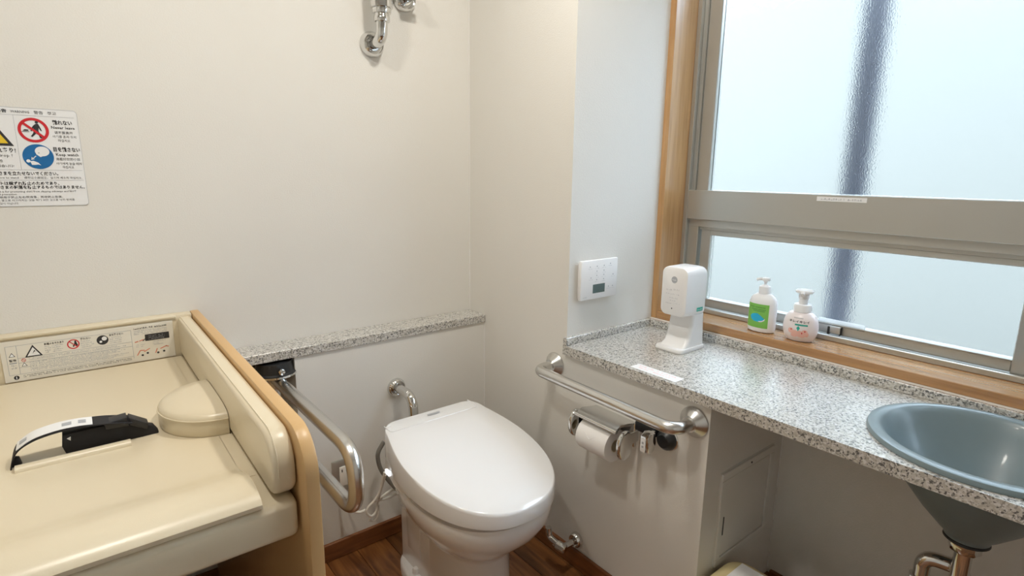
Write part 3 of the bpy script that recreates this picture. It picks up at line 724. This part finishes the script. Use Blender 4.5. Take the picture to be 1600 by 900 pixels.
for z, a0, a1 in ((.080, 140, 160), (.080, 168, 205), (.073, 150, 178), (.073, 182, 212), (.068, 160, 205)):
    a = a0
    while a < a1: wr.rect(('label_print', 'label_green_dark'), a, a+4, z, z+.0035); a += 6
wr.done()

cx2, cy2 = .490, -.962
b2 = thing('foam_soap_bottle', 'squat pink white foam soap bottle with peach label on the window sill', 'bottle', (cx2, cy2, SZ))
pf = [(.030, 0), (.037, .002), (.044, .012), (.0485, .026), (.0500, .042), (.0485, .058), (.044, .072), (.036, .083), (.027, .088), (.022, .089)]
mat('soap_plastic', (.86, .80, .81), .3)
MB().lathe(pf, (cx2, cy2, SZ), n=44, sx=.80, sy=1.0).build('body', 'soap_plastic', b2)
MB().lathe([(.0235, .088), (.025, .089), (.025, .108), (.0235, .111), (.014, .112)], (cx2, cy2, SZ), n=32).build('collar', 'bottle_plastic', b2)
hd = MB().lathe([(.0125, .111), (.0125, .126), (.0145, .128), (.0145, .140), (.013, .142), (.020, .144), (.0245, .147), (.025, .152), (.022, .155), (.010, .156)], (cx2, cy2, SZ), n=28)
hd.tube([(cx2, cy2, SZ+.149), (cx2-.022, cy2-.006, SZ+.148), (cx2-.030, cy2-.008, SZ+.143)], .006, .006, 10); hd.build('pump_head', 'bottle_plastic', b2)
MB().lathe([(.030, -.0002), (.038, .002)], (cx2, cy2, SZ), n=32, sx=.80, sy=1, cap1=False, cap0=False).build('base_ring', 'soap_plastic', b2)
class Wrap2(Wrap):                                      # follows the bulging body
    def pt(s, ang, z, lift):
        p, cx_, cy_, rx, ry, z0 = s.a; r = interp([(h, r_) for r_, h in pf], z); a = math.radians(ang)
        return (cx_+(r*.80+lift)*math.cos(a), cy_+(r+lift)*math.sin(a), z0+z)
w2 = Wrap2(b2, cx2, cy2, 1, 1, SZ)
w2.text(('lettering', 'ink'), 'キレイキレイ', 158, 228, .0605, .0085)
for i in range(7): w2.rect(('small_print', 'ink_grey'), 172+i*5, 175+i*5, .0725, .075)
w2.rect(('green_band', 'label_teal'), 180, 222, .052, .0565)
w2.poly(('leaf', 'label_teal'), [(186, .044), (192, .051), (198, .044), (194, .040), (192, .034), (190, .040)])
for a, z, ra, rz in ((168, .034, 10, .008), (182, .028, 12, .009), (198, .027, 13, .010), (213, .032, 11, .009), (206, .022, 12, .006), (180, .021, 12, .006), (222, .026, 7, .007)):
    w2.blob(('peach', 'label_pink'), a, z, ra, rz, .0010+random.uniform(0, .0004))
for a, z in ((170, .038), (214, .036), (205, .030)): w2.blob(('peach_mark', 'ink_red'), a, z, 2.5, .003, .0017, 8)
w2.done()

# ------------------------------------------------------------------ diaper changing table
XO, XI = -.950, -.972
TB = thing('changing_table', 'cream vinyl diaper changing table with wooden side panel', 'changing table', (-1.2, -.4, 0))
def side(xa, xb):
    out = [(.0995, 0), (.0995, .905)]
    r = .07
    for i in range(9):
        a = PI/2 + i*PI/2/8; out.append((-.882+r+r*math.cos(a), .905-r+r*math.sin(a)))
    out.append((-.882, 0))
    return MB().prism([(xa, y, z) for y, z in out], (xb-xa, 0, 0), .003, 2)
side(XI, XO).build('side_panel', 'laminate', TB)
XW = -1.455
side(XW-.022, XW).build('side_panel', 'laminate', TB)
def pad(xa, xb):
    out = []; yb, yf, za, zb = .062, -.845, .792, .898
    out += [(yb, za), (yb, zb)]
    r = .055
    for i in range(8):
        a = PI/2+i*PI/2/7; out.append((yf+r+r*math.cos(a), zb-r+r*math.sin(a)))
    r = .03
    for i in range(6):
        a = PI+i*PI/2/5; out.append((yf+r+r*math.cos(a), za+r+r*math.sin(a)))
    return MB().prism([(xa, y, z) for y, z in out], (xb-xa, 0, 0), .010, 3)
def seam(x):
    yb, yf, zb, r = .06, -.8455, .8985, .055
    P = [(x, yb, zb)]
    for i in range(8):
        a = PI/2+i*PI/2/7; P.append((x, yf+r+r*math.cos(a), zb-r+r*math.sin(a)))
    P.append((x, yf, .83)); return MB().tube(P, .0012, 0, 6)
p1 = pad(-1.010, XI-.0015).build('side_pad', 'vinyl', TB); seam(-1.001).build('seam', 'vinyl', p1)
p2 = pad(XW+.0015, XW+.040).build('side_pad', 'vinyl', TB); seam(XW+.031).build('seam', 'vinyl', p2)
box((XW+.001, -.850, .722), (XI-.004, .06, .7882), .012, 3).build('bed_frame', 'vinyl', TB)
# mattress with raised front roll
pfm = [(.055, .770), (.055, .789)] + [(y, .7890) for y in (-.3, -.6, -.68)] + [(-.715, .794), (-.745, .806), (-.775, .814), (-.805, .816), (-.832, .812), (-.846, .806), (-.8525, .799), (-.8515, .792), (-.842, .786), (-.83, .770)]
mt = MB().prism([(-1.395, y, z) for y, z in pfm], (1.395-1.030, 0, 0), 0)
mat_o = mt.build('mattress', 'vinyl', TB)
MB().tube([(-1.0302, -.70, .790), (-1.0302, -.745, .806), (-1.0302, -.805, .8162), (-1.0302, -.848, .8015), (-1.0302, -.852, .786)], .0012, .01, 6).build('seam', 'vinyl', mat_o)
box((-1.0305, -.735, .772), (-1.0112, .055, .789)).build('mattress_edge', 'vinyl', TB, False)
# back board with instruction plate
box((XW+.001, .062, .722), (XI-.0005, .0995, .905), .004).build('back_board', 'cream_plastic', TB)
box((XW+.03, .056, .898), (-1.012, .0625, .9045), .002).build('back_lip', 'cream_plastic', TB)
# half round hip cushion
def dpts(k, z): return [(-1.011-.106*k*math.sin(a), -.425+.118*k*math.cos(a), z) for a in [i*PI/22 for i in range(23)]]
MB().rings([dpts(.98, .7888), dpts(1, .796), dpts(1, .820), dpts(.975, .828), dpts(.9, .834), dpts(.6, .839), dpts(.2, .840)]).build('hip_cushion', 'vinyl', TB)
MB().tube(dpts(1.004, .8225), .0013, 0, 6).build('cushion_seam', 'vinyl', TB)
# low ridge below the belt
MB().tube([(q.x, q.y, (.786)) for q in (at(24, 737, 1, -.475), at(60, 731, 1, -.475), at(140, 715, 1, -.475), at(206, 701, 1, -.475))], .012, .05, 12).build('belt_ridge', 'vinyl', TB)
# safety belt
YB = -.445
def ribbon(P, w_, th, name, m, parent, off=0):
    """strap through points (px) in the plane y = YB, w_ wide along y"""
    Q = [at(u, v, 1, YB) for u, v in P]; S = []
    for i in range(len(Q)-1):                           # Catmull-Rom
        p0, p1_, p2_, p3 = Q[max(0, i-1)], Q[i], Q[i+1], Q[min(len(Q)-1, i+2)]
        for k in range(6):
            t = k/6; S.append(.5*((2*p1_)+(p2_-p0)*t+(2*p0-5*p1_+4*p2_-p3)*t*t+(3*p1_-p0-3*p2_+p3)*t**3))
    S.append(Q[-1]); rg = []
    for i, p in enumerate(S):
        tn = (S[min(i+1, len(S)-1)]-S[max(i-1, 0)]).normalized(); nn = Vector((-tn.z, 0, tn.x)).normalized()
        if nn.z < 0: nn = -nn
        yv = Vector((0, 1, 0)); b_ = p + nn*off
        rg.append([b_-yv*w_/2, b_+yv*w_/2, b_+yv*w_/2+nn*th, b_-yv*w_/2+nn*th])
    return MB().rings(rg).build(name, m, parent)
MB().prism([at(u, v, 1, YB) for u, v in ((19, 738), (37, 741), (35, 722), (30, 712), (24, 712), (19, 722))], (0, -.012, 0), .001).build('belt_anchor', 'black_web', TB)
blt = ribbon([(22, 738), (20, 722), (28, 700), (52, 683), (88, 670), (125, 662), (165, 657), (205, 656)], .046, .002, 'belt', 'black_web', TB)
ribbon([(28, 699), (52, 682), (88, 669), (120, 662), (144, 659)], .040, .0008, 'belt_tag', 'paper', blt, .0022)
for P_ in ([(33, 694.5), (44, 687.5)], [(58, 680.5), (75, 674)], [(97, 667), (112, 663.5)], [(122, 661.6), (134, 660.2)]): ribbon(P_, .014, .0005, 'tag_print', 'ink_grey', blt, .0036)
pts = [(97, 674), (97, 692), (103, 702), (113, 706), (160, 699), (200, 690), (222, 686), (246, 677), (246, 668), (238, 660), (212, 657), (180, 656), (140, 664)]
MB().prism([at(u, v, 1, YB+.010) for u, v in pts], (0, -.020, 0), .002).build('belt_flap', 'black_web', TB)
tri = [at(u, v, 1, YB-.0105) for u, v in ((104, 685.5), (110.5, 682), (110.5, 688.5))]
MB().poly(tri).build('flap_mark', 'paper', TB, False)
bk = [(160, 654), (192, 645), (196, 644), (199, 657), (165, 663)]
MB().prism([at(u, v, 1, YB+.013) for u, v in bk], (0, -.030, 0), .002).build('buckle', 'black_plastic', TB)
bk = [(199, 645), (230, 654), (228, 663), (201, 657)]
MB().prism([at(u, v, 1, YB+.012) for u, v in bk], (0, -.028, 0), .002).build('buckle', 'black_plastic', TB)

# instruction plate print
mat('label_film', (.80, .77, .69), .4)
ip = box((-1.379, .0595, .790), (-1.022, .0618, .8925), .0008, 1).build('instruction_plate', 'label_film', TB, False)
pr = Print((-1.379, .0595, .790), (1, 0, 0), (0, 0, 1), ip); R1 = random.Random(21)
W_, H_ = .357, .1025
pr.poly(('white_sheet', 'label_film'), [(.008, .005), (.262, .005), (.262, H_-.010), (.008, H_-.010)], .0003)
IN = ('line_print', 'ink'); SM = ('small_print', 'ink_grey')
for a in ((.010, .018, .010, .090), (.010, .090, .260, .090), (.260, .012, .260, .090), (.030, .018, .030, .090), (.010, .018, .260, .018), (.030, .058, .260, .058), (.030, .034, .050, .034), (.030, .046, .260, .046)): pr.line(('rule', 'ink_grey'), *a, .0008, .0006)
def tri_sign(cx_, cy_, s, fill, lift=.0006):
    o_ = [(cx_-s, cy_-s*.8), (cx_+s, cy_-s*.8), (cx_, cy_+s*.95)]; c0 = (cx_, cy_-s*.2)
    pr.poly(('triangle', 'ink', cx_, cy_), o_, lift); pr.poly(('triangle_field', fill, cx_, cy_), [(c0[0]+(a-c0[0])*.72, c0[1]+(b-c0[1])*.72) for a, b in o_], lift+.0003)
tri_sign(.060, .071, .017, 'paper'); pr.poly(IN, [(.058, .065), (.062, .074), (.066, .068), (.063, .071)], .0014)
tri_sign(.020, .068, .006, 'paper')
pr.text(IN, '警告', .0135, .052, .006, bold=.02, width=.0135); pr.rect(SM, .0135, .046, .027, .049); pr.small(SM, .016, .026, .040, .004, dens=1, rnd=R1); pr.small(SM, .016, .026, .033, .004, dens=1, rnd=R1)
pr.disc(('red_ring', 'ink_red'), .138, .0745, .0125, .0006, r2=.0100); pr.line(('red_bar', 'ink_red'), .1305, .0825, .1455, .0665, .002, .0009)
pr.poly(IN, [(.141, .083), (.144, .083), (.145, .077), (.147, .071), (.144, .067), (.142, .073), (.138, .067), (.136, .069), (.140, .076)], .0007)
pr.disc(('black_disc', 'ink'), .198, .0745, .0125, .0006); pr.disc(('white_face', 'paper'), .202, .078, .0055, .0009); pr.disc(('white_face', 'paper', 2), .194, .0705, .003, .0009, 12)
pr.text(IN, '転落のおそれあり', .082, .082, .0062, bold=.02, width=.038); pr.text(IN, '離れない', .153, .0825, .0062, bold=.02, width=.021); pr.text(IN, '目を離さない', .2125, .0825, .0062, bold=.02, width=.030)
for x0_, x1_ in ((.082, .118), (.153, .180), (.2125, .245)):
    for y_ in (.077, .072, .067, .062): pr.small(SM, x0_, x1_-R1.uniform(0, .01), y_, .003, dens=.9, rnd=R1)
pr.disc(('red_ring', 'ink_red', 2), .040, .052, .0042, .0006, 18, r2=.0032); pr.line(('red_bar', 'ink_red', 2), .0375, .0545, .0425, .0495, .0008)
tri_sign(.040, .041, .0055, 'paper')
for y_ in (.053, .0495, .043, .0395, .036, .0325, .029, .0255, .022): pr.small(SM, .050, R1.uniform(.20, .25), y_, .0026, dens=.9, rnd=R1)
pr.disc(('black_disc', 'ink', 2), .022, .0105, .0052, .0006, 20); pr.rect(('white_mark', 'paper'), .0212, .007, .0228, .0135, .0009)
for y_ in (.0125, .0085): pr.small(IN, .035, .255, y_, .0028, dens=.9, rnd=R1)
# right column of the plate
pr.small(IN, .266, .345, .0900, .0045, dens=.95, rnd=R1)
for y_ in (.0845, .080, .0755): pr.small(SM, .266, .342, y_, .0028, dens=.9, rnd=R1)
pr.rect(('black_box', 'ink'), .290, .055, .346, .073); 
for y_ in (.067, .0625, .058): pr.small(SM, .298, .335, y_, .0026, .0009, .9, R1)
pr.line(('pointer', 'ink'), .284, .056, .292, .063, .0018)
OR = ('orange_sketch', 'ink_orange')
for a in ((.266, .055, .274, .057), (.276, .057, .286, .060), (.268, .018, .276, .031), (.276, .031, .286, .030), (.284, .026, .298, .033), (.310, .018, .315, .030), (.322, .028, .338, .034), (.335, .034, .342, .031)): pr.line(OR, *a, .0022)
for a in ((.280, .017), (.292, .021), (.316, .018), (.330, .020)): pr.disc(IN, *a, .0028, .0007, 12)
for x0_, x1_, y_ in ((.268, .290, .046), (.268, .284, .041), (.306, .336, .050), (.306, .320, .045), (.308, .335, .041)): pr.small(SM, x0_, x1_, y_, .0026, dens=.85, rnd=R1)
pr.done(None)

# ------------------------------------------------------------------ warning sign on the back wall
SX0, SX1, SZ0, SZ1 = -1.475, -1.1685, 1.211, 1.4395
ws = thing('warning_sign', 'white warning notice with red prohibition ring and blue disc on the wall', 'sign', (-1.32, .10, 1.21))
mb = MB(); r = .008; out = [(a, .0985, b) for a, b in rrect((SX0+SX1)/2, (SZ0+SZ1)/2, (SX1-SX0)/2, (SZ1-SZ0)/2, r)]
mb.prism(out, (0, .0012, 0)); mb.build('plate', 'paper', ws, False)
SPW, SPH = SX1-SX0, SZ1-SZ0
pr = Print((SX1, .0985, SZ0), (1, 0, 0), (0, 0, 1), ws)   # origin at the lower right corner, x runs negative to the left
IN = ('lettering', 'ink'); GR = ('rule', 'ink_grey'); SM = ('small_lettering', 'ink')
for a in ((-SPW+.004, .2117, -.006, .2117), (-.1190, .2117, -.1190, .0855), (-SPW+.004, .0855, -.004, .0855), (-SPW+.004, .0613, -.004, .0613)): pr.line(GR, *a, .0006)
b_ = [(a-SX1, c-SZ0) for a, _, c in out]
for i in range(len(b_)): pr.line(GR, *b_[i], *b_[(i+1) % len(b_)], .0007)
def T(key, t, x0, x1, y, size, bold=0): pr.text(key, t, x0, y, size, bold=bold, width=x1-x0)
T(IN, '警告', -.1480, -.1290, .2165, .0085, .025); T(SM, 'WARNING', -.1225, -.0890, .2165, .0082); T(SM, '警告', -.0810, -.0640, .2165, .0080); T(SM, '경고', -.0565, -.0400, .2165, .0080)
def tri_big(cx_, cy_, s):
    o_ = [(cx_-s, cy_-s*.78), (cx_+s, cy_-s*.78), (cx_, cy_+s*.95)]; c0 = (cx_, cy_-s*.2)
    pr.poly(('triangle', 'ink'), o_, .0006); pr.poly(('triangle_field', 'ink_yellow'), [(c0[0]+(a-c0[0])*.78, c0[1]+(b-c0[1])*.78) for a, b in o_], .0009)
tri_big(-.1680, .1735, .0425)
pr.poly(('figure', 'ink'), [(-.186, .150), (-.165, .164), (-.151, .150), (-.158, .150), (-.165, .157), (-.176, .149)], .0012)
T(IN, '落下のおそれあり!', -.2115, -.1240, .1260, .0125, .025); T(SM, 'May drop !', -.1780, -.1320, .1150, .0095)
T(SM, '有跌落危险', -.1850, -.1500, .1030, .0070); T(SM, '떨어질 수 있습니다!', -.1930, -.1320, .0915, .0066)
# never leave
cx_, cy_, R_ = -.0860, .1784, .0285
pr.disc(('red_ring', 'ink_red'), cx_, cy_, R_, .0006, 40, r2=.0225)
MAN = [(.003, .0145), (.008, .015), (.0095, .011), (.012, .004), (.0135, -.002), (.011, -.001), (.009, .004), (.008, .007), (.007, -.002), (.010, -.010), (.012, -.0175), (.0085, -.018), (.006, -.010), (.003, -.006), (-.001, -.011), (-.006, -.016), (-.0085, -.014), (-.004, -.008), (-.0015, -.002), (-.001, .005), (-.004, .001), (-.006, -.003), (-.0078, -.002), (-.005, .005), (-.001, .011)]
pr.mb.setdefault(('figure', 'ink'), MB()).tess([[(a+cx_+.002, b+cy_) for a, b in MAN]], lambda a, b: pr.m(a, b, .0007))
pr.disc(('figure', 'ink'), cx_+.0075, cy_+.0185, .0031, .0007, 14)
pr.poly(('figure', 'ink'), [(cx_-.020, cy_-.002), (cx_-.016, cy_+.0015), (cx_-.010, cy_+.001), (cx_-.009, cy_-.002)], .0007); pr.rect(('figure', 'ink'), cx_-.0215, cy_-.0045, cx_-.008, cy_-.0035, .0007)
pr.line(('red_bar', 'ink_red'), cx_-.0185, cy_+.0165, cx_+.0185, cy_-.0165, .0052, .0010)
T(IN, '離れない', -.0490, -.0116, .1945, .0115, .025); T(IN, 'Never leave', -.0530, -.0080, .1840, .0092, .012)
T(SM, '请不要离开', -.0480, -.0130, .1725, .0072); T(SM, '아기를 혼자 두지', -.0525, -.0075, .1630, .0070); T(SM, '마십시오', -.0430, -.0200, .1540, .0070)
# keep watch
cx_, cy_ = -.0845, .1170; R_ = .0290
pr.disc(('blue_disc', 'ink_blue'), cx_, cy_, R_, .0006, 40)
pr.disc(('white_figure', 'paper'), cx_+.0085, cy_+.0125, .0135, .0009, 24, ry=.0115); pr.poly(('white_figure', 'paper'), [(cx_-.004, cy_+.006), (cx_+.004, cy_-.001), (cx_+.012, cy_+.003), (cx_+.006, cy_+.010)], .0010)
pr.rect(('figure', 'ink'), cx_+.0005, cy_+.008, cx_+.003, cy_+.0092, .0012)
pr.line(('white_figure', 'paper'), cx_-.004, cy_+.0015, cx_-.011, cy_-.005, .0016, .0009); pr.poly(('white_figure', 'paper'), [(cx_-.014, cy_-.008), (cx_-.0125, cy_-.001), (cx_-.0075, cy_-.006)], .0009)
pr.disc(('white_figure', 'paper'), cx_-.0195, cy_-.0105, .0038, .0009, 16); pr.poly(('white_figure', 'paper'), [(cx_-.0165, cy_-.011), (cx_-.010, cy_-.010), (cx_-.002, cy_-.014), (cx_+.003, cy_-.0205), (cx_-.002, cy_-.0185), (cx_-.008, cy_-.0195), (cx_-.014, cy_-.0195)], .0009)
T(IN, '目を離さない', -.0556, -.0040, .1310, .0115, .025); T(IN, 'Keep watch', -.0515, -.0078, .1200, .0092, .012)
T(SM, '请看好您的小孩', -.0525, -.0055, .1095, .0072); T(SM, '아기에게 눈을 떼지', -.0530, -.0040, .0990, .0070); T(SM, '마십시오', -.0417, -.0200, .0905, .0070)
# lower rows
T(IN, 'お子さまを立たせないでください。', -.1780, -.0525, .0735, .0095, .02)
T(SM, "Don't allow to stand.", -.1830, -.1260, .0650, .0058); T(SM, '请勿让小孩站立。', -.1170, -.0730, .0650, .0060); T(SM, '일으켜 세우지 마십시오.', -.0685, -.0070, .0650, .0060)
T(IN, 'ベルトは横ずれ防止のためであり、', -.1790, -.0530, .0505, .0090, .02); T(IN, 'お子さまの転落を防止するものではありません。', -.1790, -.0045, .0412, .0090, .02)
T(SM, 'The belt is for preventing child from slipping sideways and NOT', -.1830, -.0220, .0325, .0060); T(SM, 'fall prevention.', -.1700, -.1340, .0262, .0060)
T(SM, '安全带用于防止左右侧滑落，而非防止坠落。', -.1800, -.0500, .0190, .0058); T(SM, '벨트는 옆으로 미끄러지는 것을 막기 위한 것으로 낙하 방지를', -.1830, -.0280, .0118, .0056); T(SM, '위한 것이 아닙니다.', -.1800, -.1340, .0045, .0056)
pr.done(None)
